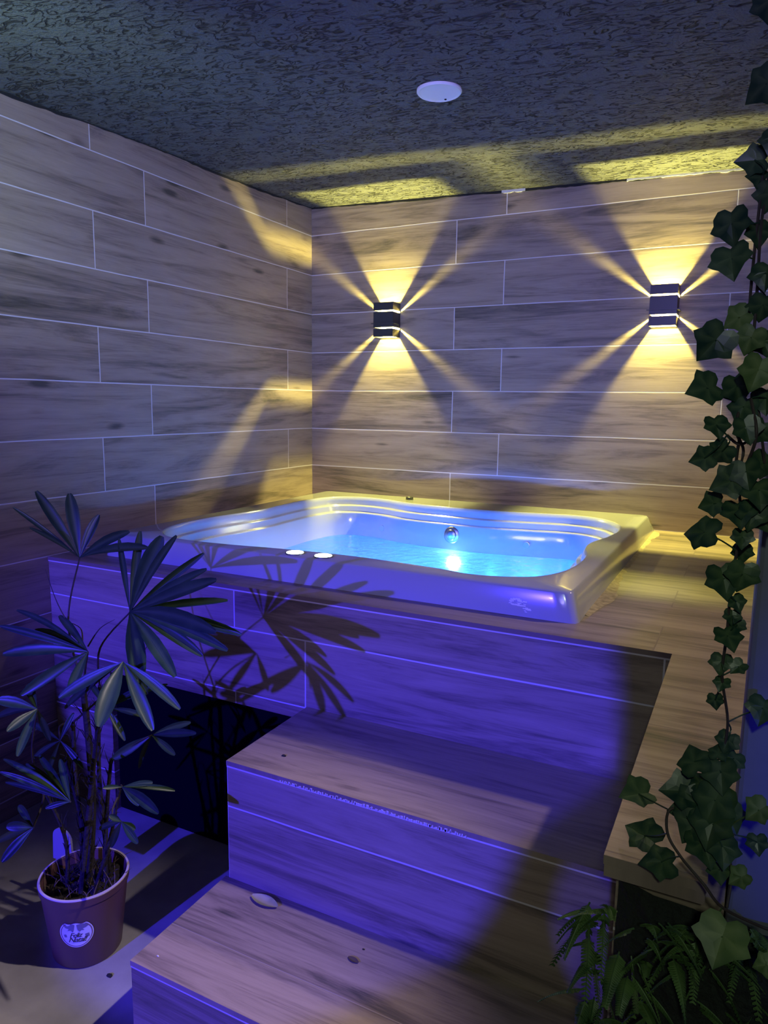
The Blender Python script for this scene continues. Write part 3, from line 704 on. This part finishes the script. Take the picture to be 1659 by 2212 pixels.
# leaf list: pixel, depth, size in px, roll degrees (0 = tip up), light?
Lf = [(1656, 180, -2.50, 74, 120, 0), (1662, 4, -2.49, 60, 200, 0), (1630, 346, -2.50, 58, 95, 0), (1640, 384, -2.50, 44, 80, 0), (1672, 300, -2.51, 50, 170, 0),
      (1580, 484, -2.51, 74, 185, 0), (1580, 560, -2.51, 76, 200, 0), (1636, 500, -2.50, 56, 180, 0), (1655, 590, -2.51, 60, 190, 0), (1664, 420, -2.50, 56, 170, 0),
      (1596, 686, -2.51, 58, 110, 1), (1545, 736, -2.52, 84, 140, 0), (1622, 730, -2.52, 60, 150, 1), (1648, 660, -2.51, 56, 160, 0), (1650, 740, -2.50, 60, 190, 0),
      (1526, 838, -2.52, 76, 105, 0), (1592, 835, -2.51, 66, 190, 0), (1638, 800, -2.53, 76, 170, 1), (1655, 860, -2.51, 62, 180, 0), (1606, 880, -2.51, 60, 160, 0),
      (1548, 918, -2.51, 54, 185, 0), (1612, 925, -2.52, 60, 200, 0), (1640, 930, -2.51, 58, 150, 0), (1522, 990, -2.51, 52, 95, 0), (1560, 975, -2.51, 56, 140, 0),
      (1578, 1040, -2.52, 72, 120, 0), (1612, 1020, -2.52, 66, 190, 0), (1640, 1060, -2.52, 70, 175, 0), (1650, 1000, -2.50, 60, 160, 0), (1541, 1088, -2.51, 52, 115, 0),
      (1596, 1105, -2.52, 66, 200, 0), (1625, 1110, -2.52, 62, 165, 0), (1520, 1150, -2.52, 78, 100, 0), (1650, 1120, -2.51, 56, 200, 0), (1604, 1160, -2.52, 44, 180, 0),
      (1604, 1192, -2.50, 42, 185, 0), (1563, 1250, -2.52, 76, 195, 0), (1604, 1240, -2.52, 66, 170, 0), (1590, 1300, -2.51, 40, 190, 0), (1582, 1330, -2.51, 36, 170, 0),
      (1572, 1375, -2.52, 58, 200, 0), (1558, 1430, -2.51, 46, 190, 0), (1592, 1350, -2.50, 34, 160, 0), (1596, 1440, -2.51, 36, 150, 0), (1545, 1512, -2.50, 34, 190, 0), (1560, 1475, -2.51, 34, 175, 0),
      (1572, 1600, -2.50, 46, 175, 0), (1552, 1625, -2.50, 40, 15, 0), (1500, 1645, -2.50, 66, 50, 0), (1558, 1670, -2.51, 70, 190, 0), (1585, 1640, -2.50, 44, 160, 0),
      (1380, 1715, -2.48, 68, 95, 0), (1475, 1708, -2.50, 74, 92, 0), (1512, 1690, -2.50, 44, 60, 0), (1500, 1738, -2.51, 76, 130, 0), (1545, 1730, -2.52, 84, 170, 0),
      (1500, 1780, -2.52, 74, 160, 0), (1540, 1780, -2.53, 84, 190, 0), (1480, 1750, -2.50, 56, 110, 0), (1575, 1760, -2.52, 60, 200, 0), (1520, 1825, -2.53, 72, 180, 0), (1560, 1830, -2.53, 66, 160, 0),
      (1393, 1805, -2.48, 74, 70, 0), (1428, 1862, -2.52, 70, 95, 0), (1553, 1880, -2.53, 44, 180, 0), (1560, 2025, -2.60, 92, 165, 1), (1640, 1750, -2.55, 54, 160, 1),
      (1600, 1895, -2.54, 44, 140, 1), (1655, 2085, -2.60, 40, 120, 1), (1636, 1820, -2.52, 40, 200, 0), (1648, 1530, -2.50, 60, 170, 0)]
rr = random.Random(21)
for (u, v, Y, s, roll, lt) in Lf:
    c = at(u, v, Y); dist = (c - CAM).length; sz = s * dist / FPX * .95
    nv = (CAM - c).normalized() + Vector((rr.uniform(-.55, .55), rr.uniform(-.2, .2), rr.uniform(-.25, .65)))
    if 1640 < v < 1900 and u < 1450: nv = Vector((rr.uniform(-.2, .2), -.45, .9))
    b = MB(); ivy_leaf(b, c, sz, nv, math.radians(roll + rr.uniform(-12, 12)), rr.uniform(.1, .45), rr.uniform(.1, .4))
    # petiole back towards the vine
    near = min((p for V in vines for p in V), key=lambda p: (p[0] - u) ** 2 + (p[1] - v) ** 2)
    e = at(*near)
    if (e - c).length > .01: b.tube(bend(c, e, .006, 4, int(u + v)), .0009, 5)
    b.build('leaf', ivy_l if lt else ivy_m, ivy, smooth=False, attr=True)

# ------------------------------------------------------------------ fern wall under the ledge
fern = thing('artificial_fern', 'dark bushy artificial fern hanging under the front end of the wooden ledge', 'fern', (2.12, -2.50, -.35))
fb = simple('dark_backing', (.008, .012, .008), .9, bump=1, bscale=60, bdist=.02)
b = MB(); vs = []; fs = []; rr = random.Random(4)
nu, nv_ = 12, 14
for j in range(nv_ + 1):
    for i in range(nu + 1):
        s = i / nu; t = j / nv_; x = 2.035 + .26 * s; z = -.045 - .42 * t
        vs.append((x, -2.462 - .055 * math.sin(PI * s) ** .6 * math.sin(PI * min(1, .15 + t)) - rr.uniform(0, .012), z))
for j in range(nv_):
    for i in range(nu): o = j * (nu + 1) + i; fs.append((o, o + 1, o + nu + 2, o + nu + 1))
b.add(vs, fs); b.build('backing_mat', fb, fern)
def frond3(p0, d, L_, pin, drop, m_):
    b = MB(); d = Vector(d).normalized(); P = [p0 + d * (L_ * t) + Vector((0, 0, -drop * L_ * t * t)) for t in [k / 11 for k in range(12)]]
    b.tube(P, [.0011 - .00007 * k for k in range(12)], 5)
    for k in range(1, 12):
        for h_ in (0, .5):
            if k == 11 and h_: continue
            c = P[k] if not h_ else (P[k] + P[k + 1]) / 2
            t = (P[min(k + 1, 11)] - P[k - 1]).normalized(); sd = t.cross(Vector((0, .5, .9))).normalized(); up = sd.cross(t)
            ln = pin * (1 - .75 * (k + h_) / 12) * (0.75 if k == 1 else 1)
            for s in (-1, 1):
                tip = c + sd * s * ln + t * ln * .25 - Vector((0, 0, ln * .35)); w_ = L_ / 26
                b.add([c - t * w_, c + t * w_, tip + t * w_ * .6, tip - t * w_ * .5, (c + tip) / 2 + up * .001 + t * w_ * 1.2], [(0, 1, 4, 2, 3)], [.4, .4, 0, 0, 0])
    return b.build('frond', m_, fern, attr=True)
for i in range(98):
    s = rr.random() ** 1.15; t = rr.random() ** 2.2
    x = 2.012 + .20 * s; z = -.036 - .17 * t; y = -2.492 - .05 * math.sin(PI * min(1, .25 + s)) - rr.uniform(0, .02)
    d = Vector((-.5 + 1.0 * s + rr.uniform(-1, 1), -.30 + rr.uniform(-.3, .2), rr.uniform(-.6, .6)))
    frond3(Vector((x, y, z)), d, rr.uniform(.030, .056), rr.uniform(.009, .014), rr.uniform(.2, 1.1), fern_m)

# ------------------------------------------------------------------ loose bits
dry_m = leafmat('dry_leaf', (.20, .20, .15), (.32, .31, .24), .6, (.34, .30, .22))
def fallen(name, c, L_, wd, ang, label, curl=.3, m=dry_m):
    b = MB(); vs = []; fs = []; at_ = []
    n = 10; R = Matrix.Rotation(ang, 3, 'Z')
    for i in range(n + 1):
        t = i / n; wv = math.sin(PI * (.04 + .92 * t)) ** .75
        for k, q in enumerate((-1, -.5, 0, .5, 1)):
            p = R @ Vector(((t - .5) * L_, q * wd * .5 * wv, .0015 + curl * wd * (q * q * .5) * wv + curl * L_ * .25 * (2 * t - 1) ** 2 * .5))
            vs.append(Vector(c) + p); at_.append(.6 if k == 2 else 0)
    for i in range(n):
        for k in range(4): o = i * 5 + k; fs.append((o, o + 1, o + 6, o + 5))
    b.add(vs, fs, at_); return tag(b.build(name, m, None, smooth=True, attr=True), label, 'leaf')
def onz(u, v, z):
    d = MR @ Vector(((u - 829.5) / FPX, -(v - 1106) / FPX, -1)); return CAM + d * ((z - CAM.z) / d.z)
fallen('fallen_leaf', onz(571, 1950, Z2), .078, .034, math.radians(-4), 'curled grey-green fallen leaf at the foot of the upper riser', .35)
fallen('fallen_leaf', onz(763, 2075, Z2), .028, .013, math.radians(-10), 'small dark brown fallen leaf in the middle of the lower tread', .25, leafmat('dark_dry_leaf', (.05, .035, .03), (.09, .06, .05), .7, (.1, .08, .06)))
def pebble(u, v, z, r, label, name='grit', m=None):
    c = onz(u, v, z); b = MB(); rr = random.Random(int(u)); vs = []; 
    for j in range(1, 5):
        for k in range(8):
            a = 2 * PI * k / 8; f = PI / 2 * (1 - j / 4.0); q = r * rr.uniform(.8, 1.15)
            vs.append((c.x + q * math.cos(f) * math.cos(a) * 1.5, c.y + q * math.cos(f) * math.sin(a), c.z + r * .8 * math.sin(f)))
    fs = [tuple(range(8))]
    for j in range(3):
        for k in range(8): k2 = (k + 1) % 8; fs.append((j * 8 + k, j * 8 + k2, (j + 1) * 8 + k2, (j + 1) * 8 + k))
    fs.append(tuple(range(24, 32))); b.add(vs, fs)
    return tag(b.build(name, m or gap_m), label, 'debris')
pebble(613, 1633, Z1, .0045, 'black speck of debris near the left end of the upper tread')
pebble(785, 2051, Z2, .0022, 'tiny dark speck beside the small brown leaf on the lower tread')
pebble(341, 2065, Z2, .002, 'tiny white speck near the left corner of the lower tread', m=plaster_m)
pebble(237, 2108, -.87, .006, 'dark chip lying on the concrete floor between the pot and the lower step')
